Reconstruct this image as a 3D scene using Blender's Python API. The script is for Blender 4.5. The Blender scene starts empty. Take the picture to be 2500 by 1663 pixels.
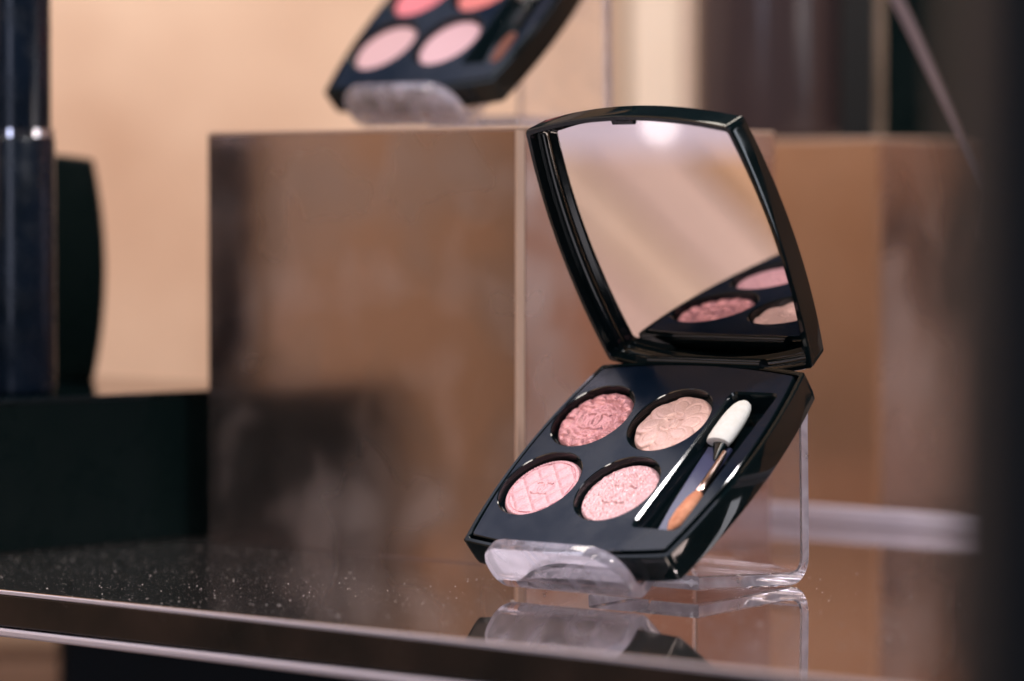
import bpy, bmesh, math, random
import numpy as np
from mathutils import Vector, Matrix, noise
random.seed(4)
SC = bpy.context.scene
COL = SC.collection
K = 0.01                                   # lengths below are centimetres
# ------------------------------------------------------------------ camera
cam_d = bpy.data.cameras.new('camera'); cam = bpy.data.objects.new('camera', cam_d); COL.objects.link(cam)
SC.camera = cam
cam.location = (0, 0, 8.42*K)
cam.rotation_euler = (math.pi/2 - 0.0363, 0, 0)
cam_d.sensor_width = 36; cam_d.lens = 36*9283.5/2500
cam_d.clip_start = 0.02; cam_d.clip_end = 40
cam_d.dof.use_dof = True; cam_d.dof.focus_distance = 0.827; cam_d.dof.aperture_fstop = 7.6
# ------------------------------------------------------------------ world, lamps, exposure
wd = bpy.data.worlds.new('World'); SC.world = wd; wd.use_nodes = True
bg = wd.node_tree.nodes['Background']
bg.inputs[0].default_value = (0.62, 0.62, 0.75, 1); bg.inputs[1].default_value = 0.045
SC.view_settings.view_transform = 'Standard'; SC.view_settings.look = 'None'
SC.view_settings.exposure = 0; SC.view_settings.gamma = 1
SC.cycles.use_denoising = True
SC.cycles.max_bounces = 24; SC.cycles.transmission_bounces = 20; SC.cycles.glossy_bounces = 10
SC.cycles.caustics_reflective = True; SC.cycles.caustics_refractive = True
SC.cycles.blur_glossy = 0.6; SC.cycles.sample_clamp_indirect = 6

def area(name, loc, target, sx, sy, power, col, shape='RECTANGLE', label='', cat='lamp'):
    d = bpy.data.lights.new(name, 'AREA'); o = bpy.data.objects.new(name, d); COL.objects.link(o)
    d.shape = shape; d.size = sx*K; d.size_y = sy*K; d.energy = power; d.color = col
    L = Vector(loc)*K; o.location = L
    o.rotation_euler = (Vector(target)*K - L).to_track_quat('-Z', 'Y').to_euler()
    o['label'] = label; o['category'] = cat
    return o
area('lavender_fill', (-36, 124, 86), (-34, 122, 0), 60, 50, 1.3, (0.80, 0.80, 1.0), label='broad pale lavender light added high at the left for reflections, outside the picture')  # added unseen light that gives plate and lip their lavender reflection
area('lip_fill', (-54, 117, 74), (1, 81, 0), 24, 24, 1.25, (0.86, 0.82, 1.0), label='square lilac light added high at the left to brighten the acrylic lip, outside the picture')  # added unseen light, set where the acrylic lip reflects it
area('overhead_lamp', (10, 70, 80), (2, 84, 2), 30, 30, 1.3, (0.95, 0.92, 1.0), label='square white ceiling lamp straight above the shelf, outside the picture')
area('spot_lamp', (33, 52, 66), (3, 83, 3), 6, 6, 2.8, (1.0, 0.95, 0.95), 'DISK', label='small bright round spot lamp in front of the shelf, outside the picture')
area('tube_sheen_light', (-25, -40, 45), (-8, 90, 5), 18, 90, 2.4, (0.72, 0.76, 1.0), label='tall cool light added behind the photographer for the tube sheen')  # light added behind the camera for the blue sheen on the tube
area('well_glint_light', (46, 72.5, 12), (4, 80, 3), 3, 5, .10, (1.0, 0.84, 0.8), label='tiny warm light added low at the right for the well edge glint, outside the picture')  # light added for the bright stripe on the well's left edge
area('bezel_streak_light', (-21, 32, 68), (2, 84, 0), 20, 26, .9, (0.86, 0.9, 1.0), label='square cool light added high at the left for the lid bezel streak, outside the picture')  # added light meant to streak the lid's inner bezel
area('bezel_strip_light', (46, 84.5, 14), (0, 85, 6), 3, 18, .12, (0.85, 0.9, 1.0), label='narrow cool strip light added at the right for the lid bezel streaks, outside the picture')  # unseen strip light added for streaks along the lid's left bezel
area('wall_washer', (-8, 125, 75), (-14, 150, 10), 60, 12, 3.1, (1.0, 0.90, 0.78), label='long warm lamp washing the peach back wall, outside the picture')
area('side_washer', (-35, 60, 80), (-60, 92, 30), 40, 12, 4.6, (1.0, 0.90, 0.82), label='long warm lamp washing the left wall, outside the picture')

# ------------------------------------------------------------------ helpers
def mat(name, base, rough=.4, metal=0., spec=.5, coat=0., trans=0., ior=1.45, emit=None, es=0., fn=None, sss=0):
    m = bpy.data.materials.new(name); m.use_nodes = True; nt = m.node_tree; b = nt.nodes['Principled BSDF']
    b.inputs['Base Color'].default_value = (*base, 1); b.inputs['Roughness'].default_value = rough
    b.inputs['Metallic'].default_value = metal; b.inputs['Specular IOR Level'].default_value = spec
    b.inputs['Coat Weight'].default_value = coat; b.inputs['Coat Roughness'].default_value = .03
    b.inputs['Transmission Weight'].default_value = trans; b.inputs['IOR'].default_value = ior
    if emit: b.inputs['Emission Color'].default_value = (*emit, 1); b.inputs['Emission Strength'].default_value = es
    if fn: fn(nt, b)
    return m
def noise_node(nt, scale, detail=3, rough=.5, vec=None, dist=0):
    n = nt.nodes.new('ShaderNodeTexNoise'); n.inputs['Scale'].default_value = scale
    n.inputs['Detail'].default_value = detail; n.inputs['Roughness'].default_value = rough; n.inputs['Distortion'].default_value = dist
    if vec is None:
        tc = nt.nodes.new('ShaderNodeTexCoord'); vec = tc.outputs['Object']
    nt.links.new(vec, n.inputs['Vector']); return n
def ramp(nt, src, stops):
    r = nt.nodes.new('ShaderNodeValToRGB'); e = r.color_ramp.elements
    e[0].position, e[0].color = stops[0][0], (*stops[0][1], 1)
    e[1].position, e[1].color = stops[1][0], (*stops[1][1], 1)
    for p, c in stops[2:]:
        x = e.new(p); x.color = (*c, 1)
    nt.links.new(src, r.inputs[0]); return r
def vary(scale, c0, c1, rr=None, bump=0, bscale=0, lo=.35, hi=.65):
    def fn(nt, b):
        n = noise_node(nt, scale, 4); r = ramp(nt, n.outputs[0], [(lo, c0), (hi, c1)])
        nt.links.new(r.outputs[0], b.inputs['Base Color'])
        if rr:
            n2 = noise_node(nt, scale*2.3, 5, .6); mr = nt.nodes.new('ShaderNodeMapRange')
            mr.inputs['From Min'].default_value = .4; mr.inputs['From Max'].default_value = .65
            mr.inputs['To Min'].default_value = rr[0]; mr.inputs['To Max'].default_value = rr[1]
            nt.links.new(n2.outputs[0], mr.inputs[0]); nt.links.new(mr.outputs[0], b.inputs['Roughness'])
        if bump:
            n3 = noise_node(nt, bscale, 4); bp = nt.nodes.new('ShaderNodeBump'); bp.inputs['Strength'].default_value = bump
            bp.inputs['Distance'].default_value = .0002
            nt.links.new(n3.outputs[0], bp.inputs['Height']); nt.links.new(bp.outputs[0], b.inputs['Normal'])
    return fn
M = {}
M['black'] = mat('black_gloss', (.004, .010, .012), .13, fn=vary(60, (.0020, .0058, .0066), (.0032, .008, .0095), (.03, .10)), spec=.3)
M['plate'] = mat('black_satin', (.006, .012, .020), .22, fn=vary(40, (.003, .008, .018), (.005, .011, .024), (.14, .26)), spec=.15)
M['sidewall'] = M['black']
M['mirror'] = mat('mirror_glass', (.72, .695, .69), .0, 1)
M['black_deep'] = mat('black_lacquer_box', (.004, .011, .011), .35, spec=.08, fn=vary(20, (.0028, .0068, .0068), (.004, .0085, .0085), (.22, .4)))
M['tube'] = mat('black_tube', (.004, .009, .013), .2, spec=.45, fn=vary(60, (.003, .006, .011), (.005, .010, .020), (.16, .34)))
M['silver'] = mat('silver_ring', (.75, .75, .82), .12, 1)
M['gold'] = mat('ferrule', (.85, .62, .52), .18, 1)
M['sponge'] = mat('sponge', (.86, .85, .80), .85, fn=vary(900, (.83, .82, .76), (.9, .89, .85), None, .5, 1500))
M['bristle'] = mat('bristle', (.72, .32, .17), .7, fn=vary(500, (.60, .22, .11), (.84, .38, .22), None, .6, 900))
M['handle'] = mat('smoky_plastic', (.055, .06, .13), .22, coat=.4)

def cube_fn(nt, b):
    n = noise_node(nt, 30, 2, .5, dist=.3); n2 = noise_node(nt, 60, 3, .5)
    r = ramp(nt, n.outputs[0], [(.4, (.51, .40, .37)), (.7, (.54, .455, .435))])
    nt.links.new(r.outputs[0], b.inputs['Base Color'])
    mr = nt.nodes.new('ShaderNodeMapRange'); mr.inputs['From Min'].default_value = .42; mr.inputs['From Max'].default_value = .72
    mr.inputs['To Min'].default_value = .17; mr.inputs['To Max'].default_value = .34
    nt.links.new(n.outputs[0], mr.inputs[0]); nt.links.new(mr.outputs[0], b.inputs['Roughness'])
_old_cube = cube_fn
def cube_fn(nt, b):
    _old_cube(nt, b)
    n = noise_node(nt, 42, 1.5, .5, dist=.25); mr = nt.nodes.new('ShaderNodeMapRange')
    mr.inputs['From Min'].default_value = .52; mr.inputs['From Max'].default_value = .72; mr.inputs['To Min'].default_value = .98; mr.inputs['To Max'].default_value = .84
    nt.links.new(n.outputs[0], mr.inputs[0]); nt.links.new(mr.outputs[0], b.inputs['Metallic'])
M['cube'] = mat('bronze_mirror', (.5, .36, .3), .08, .95, fn=cube_fn)
M['cube_soft'] = mat('satin_copper', (.60, .38, .25), .34, .95, fn=vary(20, (.56, .35, .22), (.64, .42, .28)))
M['rail'] = mat('rail', (.55, .50, .58), .4)
M['cube_edge'] = mat('acrylic_edge', (.52, .36, .27), .3, 0)
def shelf_fn(nt, b):
    n = noise_node(nt, 14, 4, .55); r = ramp(nt, n.outputs[0], [(.35, (.68, .60, .58)), (.7, (.75, .67, .64))])
    nt.links.new(r.outputs[0], b.inputs['Base Color'])
    n2 = noise_node(nt, 35, 5, .6); mr = nt.nodes.new('ShaderNodeMapRange')
    mr.inputs['From Min'].default_value = .4; mr.inputs['From Max'].default_value = .7
    mr.inputs['To Min'].default_value = .015; mr.inputs['To Max'].default_value = .06
    nt.links.new(n2.outputs[0], mr.inputs[0]); nt.links.new(mr.outputs[0], b.inputs['Roughness'])
M['shelf'] = mat('bronze_glass', (.6, .5, .5), .03, .97, fn=shelf_fn)
M['shelf_edge'] = mat('dark_bronze_edge', (.035, .028, .024), .25, 0, spec=.15, fn=vary(30, (.02, .018, .016), (.05, .035, .028), (.15, .3)))
M['trim'] = mat('pale_trim', (.85, .80, .92), .3, .3)
M['peach'] = mat('peach_wall', (.78, .57, .43), .6, fn=vary(7, (.54, .34, .225), (.80, .59, .43), lo=.32, hi=.62))
M['cream'] = mat('cream_wall', (.80, .66, .53), .6, fn=vary(6, (.76, .60, .46), (.84, .71, .58)))
M['darkwall'] = mat('dark_wall', (.018, .022, .024), .6, fn=vary(5, (.006, .010, .011), (.016, .015, .015)))
M['copper'] = mat('copper_wall', (.50, .27, .15), .5, fn=vary(4, (.44, .23, .13), (.58, .33, .19)))
M['post'] = mat('charcoal_post', (.012, .013, .013), .6, fn=vary(8, (.009, .011, .011), (.015, .015, .014)))
M['tan'] = mat('tan_panel', (.66, .42, .24), .6, fn=vary(5, (.60, .37, .21), (.70, .47, .28)))
M['pinkbeige'] = mat('pink_beige_panel', (.74, .58, .50), .6, fn=vary(5, (.66, .50, .43), (.78, .63, .55)))
M['pinkbrown'] = mat('pink_brown_panel', (.42, .27, .23), .6)
M['peach_shaded'] = mat('shaded_low_panel', (.2, .12, .08), .6, fn=vary(5, (.12, .08, .06), (.26, .15, .1)))  # peach wall below the shelf, its shade put into the colour
M['smoky'] = mat('smoky_jar', (.05, .035, .036), .2, spec=.5)
M['bristle_shaded'] = mat('shaded_bristle', (.16, .05, .03), .7)  # bristle copy with the upper well's shade put into its colour
M['wellwall'] = mat('black_polished', (.004, .009, .011), .05, spec=.4)
M['steelgrey'] = mat('grey_panel', (.05, .048, .05), .6)
M['brown'] = mat('brown_panel', (.16, .09, .06), .6, fn=vary(5, (.13, .07, .05), (.19, .11, .07)))
M['lamp'] = mat('lamp_glow', (.9, .9, .95), .5, emit=(.95, .95, 1.0), es=9)
M['band_glow'] = mat('mirror_band_panel', (.6, .58, .7), .5, emit=(.80, .76, .92), es=.42)  # added glow behind the lavender band in the lid mirror
M['navy'] = mat('navy_panel', (.006, .016, .026), .4, fn=vary(8, (.004, .012, .02), (.009, .02, .032)))
M['dust'] = mat('dust', (.58, .53, .51), .7)
M['steel'] = mat('steel', (.30, .25, .27), .35, .7)
M['floorw'] = mat('floor', (.30, .20, .15), .5, fn=vary(5, (.26, .17, .12), (.34, .23, .18)))
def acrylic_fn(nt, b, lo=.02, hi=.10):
    # clear acrylic with light surface scuffs; higher lo and hi paint in bright reflections
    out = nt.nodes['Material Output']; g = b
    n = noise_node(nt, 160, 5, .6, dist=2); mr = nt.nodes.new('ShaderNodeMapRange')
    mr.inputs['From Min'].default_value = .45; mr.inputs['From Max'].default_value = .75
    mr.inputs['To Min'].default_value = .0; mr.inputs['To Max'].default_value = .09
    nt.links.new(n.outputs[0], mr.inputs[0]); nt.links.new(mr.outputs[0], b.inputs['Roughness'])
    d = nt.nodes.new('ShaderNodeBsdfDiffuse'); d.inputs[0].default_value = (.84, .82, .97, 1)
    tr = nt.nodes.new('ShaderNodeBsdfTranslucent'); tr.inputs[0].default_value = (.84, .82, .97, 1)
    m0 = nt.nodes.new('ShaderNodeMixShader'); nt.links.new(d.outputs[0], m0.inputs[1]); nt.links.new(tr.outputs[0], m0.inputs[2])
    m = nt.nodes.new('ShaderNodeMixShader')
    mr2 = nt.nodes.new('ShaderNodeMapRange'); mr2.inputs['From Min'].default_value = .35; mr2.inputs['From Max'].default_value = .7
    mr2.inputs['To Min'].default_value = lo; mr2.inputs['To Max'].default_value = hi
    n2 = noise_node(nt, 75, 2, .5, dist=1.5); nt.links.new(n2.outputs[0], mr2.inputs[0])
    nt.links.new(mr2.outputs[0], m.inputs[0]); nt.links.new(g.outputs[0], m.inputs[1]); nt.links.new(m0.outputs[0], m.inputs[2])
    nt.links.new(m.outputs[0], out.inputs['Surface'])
M['acrylic'] = mat('clear_acrylic', (.97, .96, .98), .02, trans=1, ior=1.49, fn=acrylic_fn)
M['acrylic_lip'] = mat('lip_sheen_acrylic', (.97, .96, .98), .02, trans=1, ior=1.49, fn=lambda nt, b: acrylic_fn(nt, b, .10, .42))  # milky mix paints in the bright reflection on the lip
M['acrylic_cut'] = mat('edge_sheen_acrylic', (.97, .96, .98), .02, trans=1, ior=1.49, fn=lambda nt, b: acrylic_fn(nt, b, .22, .55))  # milkier mix paints in the bright glints of the cut edges

def tag(o, label=None, cat=None, group=None, kind=None):
    if label: o['label'] = label
    if cat: o['category'] = cat
    if group: o['group'] = group
    if kind: o['kind'] = kind
    return o
def empty(name, loc=(0, 0, 0), rot=None):
    o = bpy.data.objects.new(name, None); COL.objects.link(o); o.empty_display_size = .01
    o.location = Vector(loc)*K
    if rot is not None: o.rotation_euler = rot
    return o
def link(name, me, m, parent=None, smooth=True, ang=35):
    o = bpy.data.objects.new(name, me); COL.objects.link(o)
    if m: me.materials.append(M[m] if isinstance(m, str) else m)
    if parent: o.parent = parent
    if smooth:
        for p in me.polygons: p.use_smooth = True
        me.set_sharp_from_angle(angle=math.radians(ang))
    return o
def mesh(name, verts, faces, m, parent=None, smooth=True, ang=35):
    me = bpy.data.meshes.new(name)
    me.from_pydata([tuple(float(c)*K for c in v) for v in verts], [], faces); me.update()
    bm = bmesh.new(); bm.from_mesh(me); bmesh.ops.recalc_face_normals(bm, faces=bm.faces); bm.to_mesh(me); bm.free()
    return link(name, me, m, parent, smooth, ang)
def loft(rings, cap0=True, cap1=True):
    """rings: list of lists of 3D points, same count, closed loops"""
    V = []; F = []; n = len(rings[0])
    for r in rings: V += list(r)
    for i in range(len(rings)-1):
        for j in range(n):
            a = i*n+j; b = i*n+(j+1) % n
            F.append((a, b, b+n, a+n))
    if cap0: F.append(tuple(range(n-1, -1, -1)))
    if cap1: F.append(tuple((len(rings)-1)*n+j for j in range(n)))
    return V, F
def bev_box(name, x0, x1, y0, y1, z0, z1, m, parent=None, bev=.03, seg=2):
    bm = bmesh.new()
    vs = [bm.verts.new((x*K, y*K, z*K)) for x in (x0, x1) for y in (y0, y1) for z in (z0, z1)]
    for f in ((0, 1, 3, 2), (4, 6, 7, 5), (0, 4, 5, 1), (2, 3, 7, 6), (0, 2, 6, 4), (1, 5, 7, 3)):
        bm.faces.new([vs[i] for i in f])
    bmesh.ops.recalc_face_normals(bm, faces=bm.faces)
    if bev: bmesh.ops.bevel(bm, geom=list(bm.edges), offset=bev*K, segments=seg, affect='EDGES', profile=.5)
    me = bpy.data.meshes.new(name); bm.to_mesh(me); bm.free()
    return link(name, me, m, parent, True, 12)
def copy_tree(o, parent=None):
    c = o.copy(); COL.objects.link(c); c.parent = parent
    for ch in list(o.children): copy_tree(ch, c)
    return c

YAW = -0.7446; TILT = 0.677
cw, sw = math.cos(YAW), math.sin(YAW)
W_ = np.array([cw, sw, 0]); LH = np.array([-sw, cw, 0]); Z_ = np.array([0, 0, 1.])

# ------------------------------------------------------------------ setting: shelf
# shelf frame: x along W_, y along LH, origin on the front edge
E0 = np.array([-11.14, 82.5]) + 0
def shelf_xy(p):      # world xy of the shelf frame
    return E0 + W_[:2]*p[0] + LH[:2]*p[1]
sh = empty('display_shelf', (E0[0], E0[1], 0), (0, 0, YAW))
tag(sh, 'polished bronze display shelf with a dark edge and pale lower trim', 'shelf')
bev_box('shelf_top', -40, 70, .06, 46, -.10, 0, 'shelf', sh, .02)
bev_box('edge_band', -40, 70, 0, 45.9, -.80, -.10, 'shelf_edge', sh, .04)
bev_box('lower_trim', -40, 70, -.08, 45.8, -1.02, -.84, 'trim', sh, .05)
bev_box('back_rail', -40, 70, 25.5, 26.0, .01, .45, 'rail', sh, .05)
bev_box('upper_lip', -40, 70, .0, .06, -.10, -.02, 'trim', sh, .01)

# ------------------------------------------------------------------ setting: walls
def wall(name, x0, x1, y0, y1, z0, z1, m, bev=.2):
    o = bev_box(name, x0, x1, y0, y1, z0, z1, m, None, bev); tag(o, kind='structure'); return o
wb = empty('back_wall', (0, 150, 0)); tag(wb, kind='structure')
bev_box('panel', -70, 4.15, 0, 3, -9, 40, 'peach', wb, .3)
bev_box('panel', 4.5, 7.0, .3, 3, -9, 40, 'cream', wb, .3)
bev_box('panel', 7.05, 8.6, .6, 3, -9, 40, 'pinkbrown', wb, .3)
bev_box('panel', -70, 8.3, 3, 4, -60, 40, 'copper', wb, .1)
bev_box('panel', -70, 8.3, -.5, 2.9, -60, -9.5, 'peach_shaded', wb, .1)
wall('dark_back_wall', 8.3, 70, 175, 178, -60, 60, 'darkwall')
lw = empty('left_wall', (-62, 0, 0)); tag(lw, kind='structure')
bev_box('panel', 0, 2, 20, 80.8, -60, 22, 'darkwall', lw, .3)
bev_box('panel', 0, 2, 20, 80.8, 22.2, 110, 'tan', lw, .3)
bev_box('panel', 0, 2, 81, 91.8, -60, 110, 'tan', lw, .3)
bev_box('panel', 0, 2.3, 92.2, 95.2, -60, 110, 'pinkbeige', lw, .3)
bev_box('panel', 0, 2.0, 95.4, 97.6, -60, 110, 'cream', lw, .3)
bev_box('panel', 0, 2.2, 97.8, 150, -60, 110, 'pinkbeige', lw, .3)
rw = empty('right_wall', (48, 0, 0)); tag(rw, kind='structure')
bev_box('panel', 0, 2, 90, 106, -60, 60, 'copper', rw, .3)
bev_box('panel', 0, 2, 106.2, 175, 9.2, 60, 'copper', rw, .3)
bev_box('panel', 0, 2, 106.2, 175, 3.6, 9.0, 'steelgrey', rw, .3)
bev_box('panel', 0, 2, 106.2, 175, -60, 3.4, 'pinkbeige', rw, .3)
bev_box('panel', 0, 2, 30, 89.8, -60, 60, 'darkwall', rw, .3)
wall('floor', -62, 50, -20, 178, -62, -60, 'brown')
# added glowing panel for the lid mirror's lavender band, and the bulb seen there
sg = empty('mirror_band_panel', (-59.4, 92.4, 42.0), (math.radians(-48.5), 0, 0)); tag(sg, 'pale lavender glowing panel added at the left wall, seen only in the lid mirror', 'glowing panel')
bev_box('glow_slab', 0, .8, -14, 14, -14, 0, 'band_glow', sg, .2)
lb = bpy.data.meshes.new('bulb'); bm = bmesh.new(); bmesh.ops.create_icosphere(bm, subdivisions=3, radius=.30*K); bm.to_mesh(lb); bm.free()
ob = link('lamp_bulb', lb, 'lamp'); ob.location = Vector((-57.6, 91.5, 39.9))*K
tag(ob, 'small bright white bulb seen at the top of the lid mirror', 'light bulb')
# ------------------------------------------------------------------ mirror cubes
def cube_thing(name, px, py, w, d, h, label, group, strip='cube_edge', face='cube'):
    r = empty(name, (px, py, 0), (0, 0, YAW)); tag(r, label, 'display block', group)
    e = .10
    bev_box('front_panel', e, w-e, 0, .25, 0.01, h-e, face, r, .01)
    bev_box('side_panel', w-.25, w, .26, d, 0.01, h-e, face, r, .01)
    bev_box('side_panel', 0, .25, .26, d, 0.01, h-e, face, r, .01)
    bev_box('back_panel', .26, w-.26, d-.25, d, 0.01, h-e, face, r, .01)
    bev_box('top_panel', 0, w, 0, d, h-e+.005, h, 'cube_edge', r, .03)
    bev_box('corner_strip', w-e+.005, w+.005, -.01, .25, 0.01, h-e, strip, r, .03)
    bev_box('corner_strip', 0, e-.005, 0, .25, 0.01, h-e, face, r, .01)
    return r
cA = (-7.55, 94.55)
cube_thing('mirror_block', cA[0], cA[1], 10.45, 9.4, 10.18, 'smudged bronze mirror block carrying the blurred tilted compact', 'bronze mirror display blocks')
# second block, farther right
cB = cube_thing('mirror_block', 1.5, 112.4, 11.6, 6, 10.2, 'blurred copper mirror block at the right behind the open compact', 'bronze mirror display blocks', 'cube_soft', 'cube_soft')

for o in cB.children:
    if o.name.startswith('side_panel'): o.data.materials.clear(); o.data.materials.append(M['cube'])
# ------------------------------------------------------------------ black riser at the left with tube and closed compact
bx = empty('black_riser', (-7.64, 95.8, 0), (0, 0, YAW))
tag(bx, 'low black riser box on the shelf beneath the black tube at left', 'riser box')
bev_box('body', -14, 0, -9, 3, .01, 3.6, 'black_deep', bx, .05)
bev_box('lid', -14.03, .03, -9.03, 3.03, 3.605, 3.7, 'black', bx, .03)

def lathe(prof, n=64, cx=0, cy=0):
    return loft([[(cx+r*math.cos(2*math.pi*j/n), cy+r*math.sin(2*math.pi*j/n), z) for j in range(n)] for r, z in prof])
tb = empty('cosmetic_tube', (-12.3, 94.1, 3.7)); tag(tb, 'tall black glossy cosmetic tube with a silver ring standing on the black riser', 'cosmetic tube')
V, F = lathe([(.92, 0), (.98, .05), (1., .15), (1., 6.25), (.97, 6.3), (.9, 6.3)]); mesh('barrel', V, F, 'tube', tb)
V, F = lathe([(.9, 6.3), (.985, 6.32), (.985, 6.52), (.9, 6.54)]); mesh('ring', V, F, 'silver', tb)
V, F = lathe([(.85, 6.54), (.9, 6.56), (.9, 11.9), (.86, 12), (.7, 12.02)]); mesh('cap', V, F, 'tube', tb)

# ------------------------------------------------------------------ the compact
HW = 2.9; DL = 5.85
def outline(scale_in=0., qy=None, n=26, bs=.32, bf=.22, rr=.13):
    """closed outline of the compact, curved sides, centre (0, DL/2); scale_in = inset"""
    q_ = scale_in; qy = q_ if qy is None else qy
    C = [(-HW+q_, qy), (HW-q_, qy), (HW-q_, DL-qy), (-HW+q_, DL-qy)]; bul = [bf, bs, bf, bs]
    P = []
    for k in range(4):
        a = np.array(C[k]); b = np.array(C[(k+1) % 4]); d = b-a; L = np.hypot(*d); nrm = np.array([d[1], -d[0]])/L
        t0 = rr/L
        for i in range(n):
            t = t0 + (1-2*t0)*i/(n-1)
            P.append(a+d*t+nrm*bul[k]*(1-(2*t-1)**2))
        # rounded corner: two in-between points
        e = b
        nx = np.array(C[(k+2) % 4])-b; nx = nx/np.hypot(*nx)
        p0 = P[-1]; d2 = np.array(C[(k+2) % 4])-b; L2 = np.hypot(*d2); n2 = np.array([d2[1], -d2[0]])/L2
        t2 = rr/L2; p3 = b+d2*t2+n2*bul[(k+1) % 4]*(1-(2*t2-1)**2)
        c = e+(nrm*bul[k]*(1-(2*(1-t0)-1)**2)+n2*bul[(k+1) % 4]*(1-(2*t2-1)**2))
        for t in (.25, .5, .75):
            P.append((1-t)**2*p0+2*t*(1-t)*c+t*t*p3)
    P = np.array(P)
    return P
def ring(inset, z, flip=False):
    return [(p[0], p[1], z) for p in outline(inset)]
PANS = [(-1.963, 1.885), (.265, 1.885), (-1.963, 4.113), (.265, 4.113)]
HOLE_R = 1.0; DISC_R = .925
WELL = (1.40, 2.66, .78, 5.08)
WELL_FLOOR = .16
def well_loop(ins=0., z=0., r=.16):
    x0, x1, y0, y1 = WELL[0]+ins, WELL[1]-ins, WELL[2]+ins, WELL[3]-ins; P = []
    for cx, cy, a0 in ((x1-r, y0+r, -90), (x1-r, y1-r, 0), (x0+r, y1-r, 90), (x0+r, y0+r, 180)):
        for k in range(5):
            a = math.radians(a0+22.5*k); P.append((cx+r*math.cos(a), cy+r*math.sin(a), z))
    Q = []
    for k in range(20):                      # extra points keep the straight sides straight in shading
        Q.append(P[k])
        if k % 5 == 4:
            a, b = Vector(P[k]), Vector(P[(k+1) % 20])
            for t in (.03, .35, .65, .97): Q.append(tuple(a.lerp(b, t)))
    return Q
def circ(cx, cy, r, z, n=64):
    return [(cx+r*math.cos(2*math.pi*j/n), cy+r*math.sin(2*math.pi*j/n), z) for j in range(n)]
def plate_mesh(name, parent, mname):
    bm = bmesh.new(); ZT = .76
    def loop(P):
        vs = [bm.verts.new(p) for p in P]
        es = [bm.edges.new((vs[i], vs[(i+1) % len(vs)])) for i in range(len(vs))]
        return vs, es
    ov, oe = loop(ring(.19, ZT))
    loops = []
    for c in PANS: loops.append(loop(circ(c[0], c[1], HOLE_R+.03, ZT)))
    loops.append(loop(well_loop(-.028, ZT)))
    E_ = list(oe)
    for l in loops: E_ += l[1]
    bmesh.ops.triangle_fill(bm, use_beauty=True, use_dissolve=False, edges=E_)
    def skirt(prev, P):
        vs = [bm.verts.new(p) for p in P]; n = len(vs)
        for i in range(n): bm.faces.new((prev[i], prev[(i+1) % n], vs[(i+1) % n], vs[i]))
        return vs
    a = skirt(ov, ring(.17, ZT-.02)); skirt(a, ring(.17, .5))
    for k, c in enumerate(PANS):
        a = skirt(loops[k][0], circ(c[0], c[1], HOLE_R+.005, ZT-.012)); a = skirt(a, circ(c[0], c[1], HOLE_R, ZT-.035)); a = skirt(a, circ(c[0], c[1], HOLE_R-.01, .50))
        bm.faces.new(a)
    a = skirt(loops[4][0], well_loop(.014, ZT-.042)); a = skirt(a, well_loop(.12, WELL_FLOOR+.1)); a = skirt(a, well_loop(.2, WELL_FLOOR))
    bm.faces.new(a)
    for f in bm.faces:
        zz = [v.co.z for v in f.verts]
        if min(zz) < ZT-.0005: f.material_index = 1
    bmesh.ops.recalc_face_normals(bm, faces=bm.faces)
    for v in bm.verts: v.co = v.co*K
    me = bpy.data.meshes.new(name); bm.to_mesh(me); bm.free()
    o = link(name, me, mname, parent, True, 24)
    me.materials.append(M['wellwall'])
    top = {e for p in me.polygons if p.material_index == 0 for e in p.edge_keys}
    ats = me.attributes.get('sharp_edge') or me.attributes.new('sharp_edge', 'BOOLEAN', 'EDGE')
    for e in me.edges:
        if tuple(sorted(e.vertices)) in top: ats.data[e.index].value = True
    return o

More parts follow.
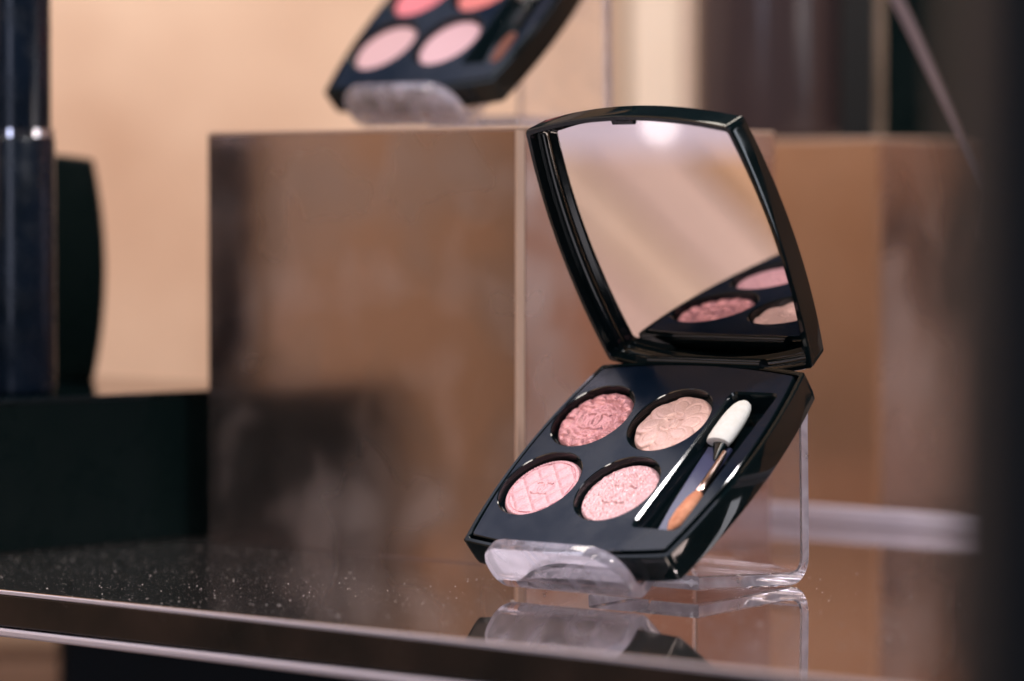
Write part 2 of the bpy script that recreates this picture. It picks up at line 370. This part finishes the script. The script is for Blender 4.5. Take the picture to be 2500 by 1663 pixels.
def logo(x, y, s, th=.11):
    """height 0..1 of two interlocked open rings, overall height s"""
    R = s*.5; out = np.zeros_like(x)
    for sgn in (-1, 1):
        cx = sgn*R*.48
        dx = (x-cx); r = np.hypot(dx, y); ang = np.degrees(np.arctan2(y, dx*(-sgn)))  # opening on the side away
        # ring centred at cx, opening faces outward (+sgn side)
        a2 = np.degrees(np.arctan2(y, dx*sgn))
        h = np.clip(1-np.abs(r-R*.8)/(th*s), 0, 1)*(np.abs(a2) > 48)
        out = np.maximum(out, h)
    return np.clip(out*1.6, 0, 1)
def vnoise(x, y, sc, seed):
    f = np.vectorize(lambda a, b: noise.noise(Vector((a*sc, b*sc, seed))))
    return f(x, y)
def disc_height(kind, x, y):
    r = np.hypot(x, y); th = np.arctan2(y, x); h = np.zeros_like(x)
    if kind == 'quilt':
        sp = .36
        a = (x+y)/math.sqrt(2); b = (x-y)/math.sqrt(2)
        ga = np.abs((a/sp+.5) % 1-.5)*sp; gb = np.abs((b/sp+.5) % 1-.5)*sp
        g = np.minimum(ga, gb)
        puff = np.clip(ga/.07, 0, 1)**.6*np.clip(gb/.07, 0, 1)**.6
        h = .020*puff + .008*np.clip(ga/.18, 0, 1)*np.clip(gb/.18, 0, 1)
        inner = r < .80
        beads = .02*np.abs(np.cos(th*38))
        h = np.where(inner, h, beads+.004)
        h = np.where(np.abs(r-.80) < .012, -.006, h)
        L = logo(x, y, .44); m = np.clip(1-np.hypot(x/.36, y/.30), 0, 1)
        h = h*(1-np.clip(m*3, 0, 1)) + .010*np.clip(m*3, 0, 1) + .022*L
        h += .002*vnoise(x, y, 30, 3)
    elif kind == 'petal':
        n = 14
        ph = th*n/(2*math.pi)
        c = np.abs((ph % 1)-.5)*2
        band = np.clip((r-.55)/.12, 0, 1)
        petal = .07*np.sqrt(np.clip(1-c**2, 0, 1))*np.exp(-((r-.76)/.15)**2)
        wave = .022*np.sin(14*r+3*vnoise(x, y, 3, 1)+2*th)*(1-band)*np.clip((r-.30)/.1, 0, 1)
        cracks = .022*vnoise(x*1.0, y*1.8, 7, 8)
        h = petal*band*1.0 + wave + cracks*np.clip((r-.3)/.1, 0, 1) + .03*logo(x, y, .62) + .004*vnoise(x, y, 25, 5)
    elif kind == 'swirl':
        n = 8
        h = np.zeros_like(x)
        for k in range(n):                           # overlapping curved petals
            a0 = 2*math.pi*k/n
            cxk, cyk = .47*math.cos(a0), .47*math.sin(a0)
            dx, dy = x-cxk, y-cyk; b0 = a0+.75-.9*(r-.5)
            u = dx*np.cos(b0)+dy*np.sin(b0); v = -dx*np.sin(b0)+dy*np.cos(b0)
            e = np.hypot(u/.54, v/.32)
            hk = .07*np.sqrt(np.clip(1-e**2, 0, 1))-.012*np.clip(1-np.abs(e-.55)/.09, 0, 1)
            h = np.maximum(h, hk+.09*v*(e < 1))
        c = np.clip(1-r/.34, 0, 1); h = h*(1-np.clip(c*2, 0, 1)) + .012*np.clip(c*2, 0, 1) + .022*logo(x, y, .42)
        h += .0015*vnoise(x, y, 20, 9)
    elif kind == 'tweed':
        a = (x*.9+y*.44); b = (-x*.44+y*.9)
        h = .014*np.sin(a*42+2.5*vnoise(x, y, 5, 2))*np.sin(b*24+2.5*vnoise(x, y, 6, 4)) + .016*vnoise(x, y, 12, 6)
        h = h*(1-.4*np.clip(1-r/.4, 0, 1)) + .032*logo(x, y, .66, .1)
    else:
        h = .002*vnoise(x, y, 20, 9)
    edge = np.clip((DISC_R-r)/.05, 0, 1)
    return h*edge - .045*(1-np.sqrt(np.clip(edge, 0, 1)))
def powder(name, kind, cx, cy, m, parent, NR=72, NT=220):
    rs = np.concatenate([[0], np.sqrt(np.linspace(0.0002, 1, NR))*DISC_R])
    rs = np.linspace(0, DISC_R, NR+1)
    th = np.arange(NT)*2*math.pi/NT
    RR, TT = np.meshgrid(rs[1:], th, indexing='ij'); X = RR*np.cos(TT); Y = RR*np.sin(TT)
    Hh = disc_height(kind, X, Y)
    h0 = float(disc_height(kind, np.array([[0.0001]]), np.array([[0.0]]))[0, 0])
    V = [(cx, cy, .61+h0)] + list(zip((X+cx).ravel(), (Y+cy).ravel(), (Hh+.61).ravel()))
    F = [(0, 1+j, 1+(j+1) % NT) for j in range(NT)]
    for i in range(NR-1):
        for j in range(NT):
            a = 1+i*NT+j; b = 1+i*NT+(j+1) % NT
            F.append((a, a+NT, b+NT, b))
    n0 = len(V); V += [(cx+DISC_R*math.cos(t), cy+DISC_R*math.sin(t), .505) for t in th]
    o_ = 1+(NR-1)*NT
    for j in range(NT): F.append((o_+j, n0+j, n0+(j+1) % NT, o_+(j+1) % NT))
    me = bpy.data.meshes.new(name)
    me.from_pydata([tuple(float(c)*K for c in v) for v in V], [], F); me.update()
    return link(name, me, m, parent, True, 60)
def powder_mat(name, c0, c1, sheen=.3):
    def fn(nt, b):
        n = noise_node(nt, 2600, 3, .6); r = ramp(nt, n.outputs[0], [(.3, c0), (.72, c1)])
        nt.links.new(r.outputs[0], b.inputs['Base Color'])
        bp = nt.nodes.new('ShaderNodeBump'); bp.inputs['Strength'].default_value = .35; bp.inputs['Distance'].default_value = .00008
        nt.links.new(n.outputs[0], bp.inputs['Height']); nt.links.new(bp.outputs[0], b.inputs['Normal'])
        b.inputs['Metallic'].default_value = sheen
    return mat(name, c0, .42, sheen, fn=fn)
PM = {
 'rose': powder_mat('rose_powder', (.50, .19, .21), (.76, .40, .41), .35),
 'peachy': powder_mat('peach_powder', (.72, .44, .38), (.86, .60, .54), .2),
 'pink': powder_mat('pink_powder', (.67, .33, .37), (.82, .50, .53), .25),
 'shell': powder_mat('shell_powder', (.68, .35, .38), (.92, .64, .65), .35),
 'dusk': powder_mat('dusky_powder', (.50, .30, .31), (.54, .33, .34), .1),
 'blush': powder_mat('blush_powder', (.55, .33, .36), (.62, .39, .42), .1),
 'coral': powder_mat('coral_powder', (.62, .13, .16), (.72, .19, .22), .0),
 'coralb': powder_mat('coral_light_powder', (.66, .17, .16), (.74, .22, .2), .0)}

def make_compact(kinds, label, full=True):
    r = empty('open_compact'); tag(r, label, 'makeup compact')
    # tray with chamfered bottom, rim and inner ledge
    V, F = loft([ring(.07, 0), ring(.03, .04), ring(.01, .2), ring(.0, .6), ring(.0, .70), ring(.02, .725), ring(.09, .725), ring(.105, .71), ring(.11, .10)], True, True)
    mesh('base_tray', V, F, 'black', r, True, 28)
    pl = plate_mesh('inner_plate', r, 'plate')
    nm = [('front left', 0), ('front right', 1), ('back left', 2), ('back right', 3)]
    for (kind, m, lab), c in zip(kinds, PANS):
        o = powder('powder_pan', kind, c[0], c[1], PM[m], r, 84 if full else 20, 260 if full else 64); o['label'] = lab
    # hinge: barrel and raised block at the back
    n = 20
    V, F = loft([[(x, DL+.20+.17*math.cos(2*math.pi*j/n), .66+.17*math.sin(2*math.pi*j/n)) for j in range(n)] for x in (-1.6, 1.6)])
    mesh('hinge', V, F, 'black', r)
    # lid frame
    lid = bpy.data.objects.new('lid', None); COL.objects.link(lid); lid.empty_display_size = .01; lid.parent = r
    lid.location = Vector((0, 6.08, .76-.1255))*K; lid.rotation_euler = (2.0717-.677, 0, 0)
    def lr(ins, z, qy=None): return [(p[0], p[1], z) for p in outline(ins, qy, bs=.28, bf=.32)]
    rings = [lr(.30, -.69), lr(.12, -.67), lr(.06, -.60), lr(.0, -.10), lr(.0, -.03), lr(.02, 0), lr(.10, 0), lr(.12, -.02),
             lr(.14, -.20, .12), lr(.22, -.21, .13), lr(.235, -.27, .14), lr(.33, -.325, .17), lr(.36, -.33, .18), lr(.37, -.39, .19), lr(.48, -.445, .25), lr(.50, -.50, .26)]
    V, F = loft(rings, True, True)
    sh_ = mesh('lid_shell', V, F, 'black', lid, True, 28)
    Vm, Fm = loft([lr(.485, -.475, .255), lr(.485, -.455, .255)], False, True)
    mesh('mirror', Vm, Fm, 'mirror', lid, False)
    # little latch bump at the lid's free edge
    bev_box('latch', -.32, .32, DL+.10, DL+.22, -.10, -.01, 'black', lid, .02)
    return r
R3 = Matrix(((cw, -sw*math.cos(TILT), sw*math.sin(TILT)*1.0), (sw, cw*math.cos(TILT), -cw*math.sin(TILT)), (0, math.sin(TILT), math.cos(TILT))))
# columns: w, l, -t
wv = Vector(W_); lv = Vector(LH*math.cos(TILT)+Z_*math.sin(TILT)); tv = Vector(LH*math.sin(TILT)-Z_*math.cos(TILT))
R3 = Matrix((wv, lv, -tv)).transposed()
kinds1 = [('quilt', 'pink', 'pink powder embossed with a diamond quilt and beaded edge'),
          ('tweed', 'shell', 'pale shimmering powder with a tweed texture'),
          ('petal', 'rose', 'deep rose powder with carved petals round its edge'),
          ('swirl', 'peachy', 'peach powder carved like a pinwheel flower')]
c1 = make_compact(kinds1, 'sharp open black compact with four pink powders and raised mirror lid')
c1.rotation_euler = R3.to_euler(); O1 = Vector((1.3738, 80.4721, .55)); c1.location = O1*K

# applicator lying in the well (moves on its own)
def applicator(frame_rot, frame_loc, label, bristle='bristle', handle='handle'):
    r = empty('applicator'); tag(r, label, 'applicator')
    r.rotation_euler = frame_rot; r.location = frame_loc
    def lo(path, prof, nm, m, nn=24):
        rings = []
        for (t, a, b) in prof:
            p = Vector(path[0]).lerp(Vector(path[1]), t)
            rings.append([(p.x+a*math.cos(2*math.pi*j/nn), p.y, p.z+b*math.sin(2*math.pi*j/nn)) for j in range(nn)])
        V, F = loft(rings); mesh(nm, V, F, m, r)
    A = (1.87, 3.60, .62); B = (1.84, 4.90, .66)
    prof = [(0, .28, .11), (.01, .31, .15), (.1, .33, .175), (.3, .335, .18), (.55, .325, .175), (.72, .30, .16), (.85, .255, .135), (.93, .19, .11), (.98, .10, .07), (1, .03, .02)]
    lo((A, B), prof, 'sponge_tip', 'sponge')
    # flat smoky handle, tapering towards the brush
    top_ = [(1.48, 3.66), (2.12, 3.66), (2.16, 2.9), (2.20, 1.9), (2.16, 1.02), (2.02, .94), (1.84, .98), (1.70, 1.7), (1.56, 2.8)]
    cx = sum(p[0] for p in top_)/9; cy = sum(p[1] for p in top_)/9
    def ins(k, z): return [(p[0]+(cx-p[0])*k, p[1]+(cy-p[1])*k*.25, z) for p in top_]
    V, F = loft([ins(.12, .34), ins(0, .38), ins(0, .44), ins(.12, .48)]); mesh('handle', V, F, handle, r, True, 20)
    lo(((1.99, 3.2, .50), (1.90, 3.66, .58)), [(0, .05, .03), (.3, .09, .06), (1, .22, .10)], 'collar', 'wellwall')
    D_ = (2.34, 2.06, .60)
    lo((D_, (2.22, 3.35, .60)), [(0, .10, .085), (.03, .115, .095), (.25, .105, .09), (.28, .09, .08), (.5, .085, .075), (1, .06, .05)], 'ferrule', 'gold' if handle == 'handle' else 'black')
    E_ = (2.22, .96, .52)
    lo((E_, D_), [(0, .04, .03), (.05, .10, .06), (.2, .18, .11), (.5, .215, .13), (.8, .18, .125), (.95, .13, .10), (1, .10, .085)], 'brush_tip', bristle)
    return r
applicator(c1.rotation_euler.copy(), c1.location.copy(), 'double-ended applicator with white sponge and orange brush in the sharp compact')

# ------------------------------------------------------------------ acrylic stand
def sweep_stand(name, label, uL0=-1.95, uL1=-1.9, uR0=1.95, uR1=1.66):
    """bent acrylic sheet; profile in (lh, z), local frame x=W, y=LH, z up; origin O1 projected"""
    T = .30
    ct, st = math.cos(TILT), math.sin(TILT)
    P = []
    # lip top -> front bend -> rest -> top bend -> vertical leg -> bottom bend -> foot
    F0 = np.array([-.19, .2])                       # corner of the lip and rest centre lines
    up = np.array([-st, ct]); al = np.array([ct, st])
    def arc(a, c, b, n=8): return [(1-t)**2*a+2*t*(1-t)*c+t*t*b for t in np.linspace(0, 1, n)]
    P.append(F0+up*1.24); P += arc(F0+up*.32, F0, F0+al*.32)
    P += arc(F0+al*5.9, np.array([5.55, 4.86]), np.array([5.66, 3.75]), 12)
    P += arc(np.array([5.72, .72]), np.array([5.74, .15]), np.array([5.15, .16]), 10)
    P.append(np.array([2.05, .30]))
    # subdivide long segments
    Q = [P[0]]
    for a, b in zip(P[:-1], P[1:]):
        L = np.hypot(*(b-a)); m = max(1, int(L/.25)) if len(Q) > 4 else 30
        for k in range(1, m+1): Q.append(a+(b-a)*k/m)
    Q = np.array(Q)
    tan = np.gradient(Q, axis=0); tan /= np.linalg.norm(tan, axis=1)[:, None]
    nor = np.stack([-tan[:, 1], tan[:, 0]], 1)
    s = np.concatenate([[0], np.cumsum(np.hypot(*np.diff(Q, axis=0).T))]); Ltot = s[-1]
    V = []; Fc = []; nu = 17
    rings = []
    for i in range(len(Q)):
        f = min(1, s[i]/9.0)
        a = uL0+(uL1-uL0)*f; b = uR0+(uR1-uR0)*f
        # rounded lip corners near the top of the lip
        rl, rrr = .60, .85
        d = s[i]
        if d > .75: a += .42*min(1, ((d-.75)/.6))**2
        if d < rl: a += rl-math.sqrt(max(0, rl*rl-(rl-d)**2))
        if d < rrr: b -= (rrr-math.sqrt(max(0, rrr*rrr-(rrr-d)**2)))
        e = .035
        rg = []
        p, n_ = Q[i], nor[i]
        for (u, h) in ((a, -T/2+e), (a+e, -T/2), (b-e, -T/2), (b, -T/2+e), (b, T/2-e), (b-e, T/2), (a+e, T/2), (a, T/2-e)):
            q = p+n_*h; rg.append((u, q[0], q[1]))
        rings.append(rg)
    # finer sampling of the rounded top was given by the first rings: add extra rings there
    V, F = loft(rings)
    r = mesh(name, V, F, 'acrylic', None, True, 40)
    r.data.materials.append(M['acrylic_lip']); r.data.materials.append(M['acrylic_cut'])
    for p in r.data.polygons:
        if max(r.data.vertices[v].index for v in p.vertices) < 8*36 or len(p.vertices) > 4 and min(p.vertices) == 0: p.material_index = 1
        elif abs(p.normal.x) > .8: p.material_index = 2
    tag(r, label, 'display stand', 'clear acrylic compact stands')
    return r
# resample: put more rings into the rounded lip
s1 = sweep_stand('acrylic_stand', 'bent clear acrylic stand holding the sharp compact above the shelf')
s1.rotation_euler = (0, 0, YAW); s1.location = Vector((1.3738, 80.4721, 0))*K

# ------------------------------------------------------------------ second compact on the mirror block
kinds2 = [('plain', 'dusk', 'dusty mauve powder'), ('plain', 'blush', 'pale cool pink powder'), ('plain', 'coral', 'bright coral pink powder'), ('plain', 'coralb', 'bright coral red powder')]
c2 = make_compact(kinds2, 'blurred open black compact with coral and mauve powders on the mirror block', False)
y2, t2, r2 = -.722, .727, .05; s2 = .965
w2 = Vector((math.cos(y2), math.sin(y2), 0)); lh2 = Vector((-math.sin(y2), math.cos(y2), 0)); l2 = lh2*math.cos(t2)+Vector((0, 0, math.sin(t2))); n2 = w2.cross(l2)
w2b = w2*math.cos(r2)+l2*math.sin(r2); l2b = l2*math.cos(r2)-w2*math.sin(r2)
c2.rotation_euler = Matrix((w2b, l2b, n2)).transposed().to_euler()
C0 = Vector((0, 0, 8.42)); P2 = C0+(Vector((-2.435, 99.6, 10.95))-C0)*s2
P2.z -= .07; c2.location = P2*K; c2.scale = (s2,)*3
a2 = applicator(c2.rotation_euler.copy(), c2.location.copy(), 'applicator with orange brush coloured as if in shade in the blurred upper compact', 'bristle_shaded', 'black'); a2.scale = (s2,)*3
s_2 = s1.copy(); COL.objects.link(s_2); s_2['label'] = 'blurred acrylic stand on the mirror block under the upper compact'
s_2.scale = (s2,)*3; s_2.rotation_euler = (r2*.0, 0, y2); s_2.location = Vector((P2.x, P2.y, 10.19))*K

# ------------------------------------------------------------------ closed compact upright on the riser
cc = empty('closed_compact', (-14.05, 101.2, 3.72), (math.pi/2, 0, .1)); tag(cc, 'black closed compact standing upright behind the black tube', 'makeup compact')
V, F = loft([ring(.2, 0), ring(.05, .07), ring(.0, .2), ring(.0, .62)]); b_ = mesh('base', V, F, 'black_deep', cc)
V, F = loft([ring(.0, .64), ring(.0, 1.05), ring(.05, 1.22), ring(.2, 1.3)]); mesh('lid', V, F, 'black_deep', cc)

# ------------------------------------------------------------------ things behind at the right
pr = empty('window_post', (4.78, 39, 0)); tag(pr, 'blurred charcoal post along the right edge of the picture', 'post')
bev_box('post_body', 0, 6, 0, 3, -30, 40, 'post', pr, .2)
jr = empty('glossy_jar', (7.35, 109.5, 10.2)); tag(jr, 'blurred dark glossy jar on the right mirror block', 'jar')
V, F = lathe([(1.9, 0), (2.05, .1), (2.1, .3), (2.1, 5.6), (2.0, 5.7)]); mesh('jar_body', V, F, 'smoky', jr)
V, F = lathe([(2.0, 5.72), (2.12, 5.75), (2.12, 7.4), (2.0, 7.5)]); mesh('jar_lid', V, F, 'silver', jr)
bk = empty('black_carton', (10.6, 108.2, 10.21), (0, 0, .0)); tag(bk, 'blurred black carton standing right of the glossy jar', 'carton')
bev_box('carton_body', 0, 6, 0, 3, 0, 7, 'black_deep', bk, .05)
# diagonal steel strut
p0 = Vector((10.0, 101, 14.2)); p1 = p0+(Vector((12.6, 103, 9.6))-p0)*3.05; p0 = p0-(p1-p0)*.5
def rod(name, a, b, r, m, n=16):
    d = (b-a).normalized(); x = d.orthogonal().normalized(); y = d.cross(x)
    V, F = loft([[a+(x*math.cos(2*math.pi*j/n)+y*math.sin(2*math.pi*j/n))*r for j in range(n)], [b+(x*math.cos(2*math.pi*j/n)+y*math.sin(2*math.pi*j/n))*r for j in range(n)]])
    return mesh(name, V, F, m)
tag(rod('steel_strut', p0, p1, .14, 'steel'), 'thin slanting steel strut in front of the dark wall at upper right', 'strut')
# ------------------------------------------------------------------ below the shelf
nb = empty('navy_cabinet', (-13.2, 110, -40)); tag(nb, 'blurred navy cabinet standing below the shelf', 'cabinet')
bev_box('cabinet_body', 0, 10.2, 0, 10, 0, 38.7, 'navy', nb, .2)

# ------------------------------------------------------------------ dust on the shelf
def dust(n):
    V = []; F = []
    cnt = 0
    while cnt < n:
        a = random.uniform(-10, 40); b = random.uniform(.1, 24)*random.uniform(.25, 1)
        p = shelf_xy((a, b)); x, y = p
        if x < -16 or x > 16: continue
        if (x*W_[0]+y*W_[1])-(-7.64*W_[0]+95.8*W_[1]) < 0 and (x*LH[0]+y*LH[1])-(-7.64*LH[0]+95.8*LH[1]) > -9: continue     # under the riser
        d = noise.noise(Vector((x*.25, y*.25, 3)))
        s = min(.020, .0026*random.paretovariate(2.3))
        k = len(V); ang = random.uniform(0, 6.28); el = random.choice((1, 1, 1.6, 3)) if s < .02 else 1
        ca, sa = math.cos(ang), math.sin(ang)
        for (dx, dy, dz) in ((-el, -1, 0), (el, -1, 0), (el, 1, 0), (-el, 1, 0), (0, 0, 1.1)):
            V.append((x+(dx*ca-dy*sa)*s*.5, y+(dx*sa+dy*ca)*s*.5, .002+dz*s*.6))
        F += [(k, k+1, k+4), (k+1, k+2, k+4), (k+2, k+3, k+4), (k+3, k, k+4)]
        cnt += 1
    for q in range(26):                                  # short fibres
        p = shelf_xy((random.uniform(6, 24), random.uniform(1, 9))); x, y = p; a0 = random.uniform(0, 6.28); L = random.uniform(.04, .16); w = .0035
        prev = None
        for t in range(6):
            k = len(V); dx, dy = -math.sin(a0)*w, math.cos(a0)*w
            V += [(x-dx, y-dy, .006), (x+dx, y+dy, .006), (x, y, .013)]
            if prev is not None: F += [(prev, prev+2, k+2, k), (prev+2, prev+1, k+1, k+2)]
            prev = k; x += math.cos(a0)*L/6; y += math.sin(a0)*L/6; a0 += random.uniform(-.7, .7)
    o = mesh('dust', V, F, 'dust', None, False); tag(o, 'fine pale dust specks scattered over the polished shelf', 'dust', kind='stuff')
dust(12000)
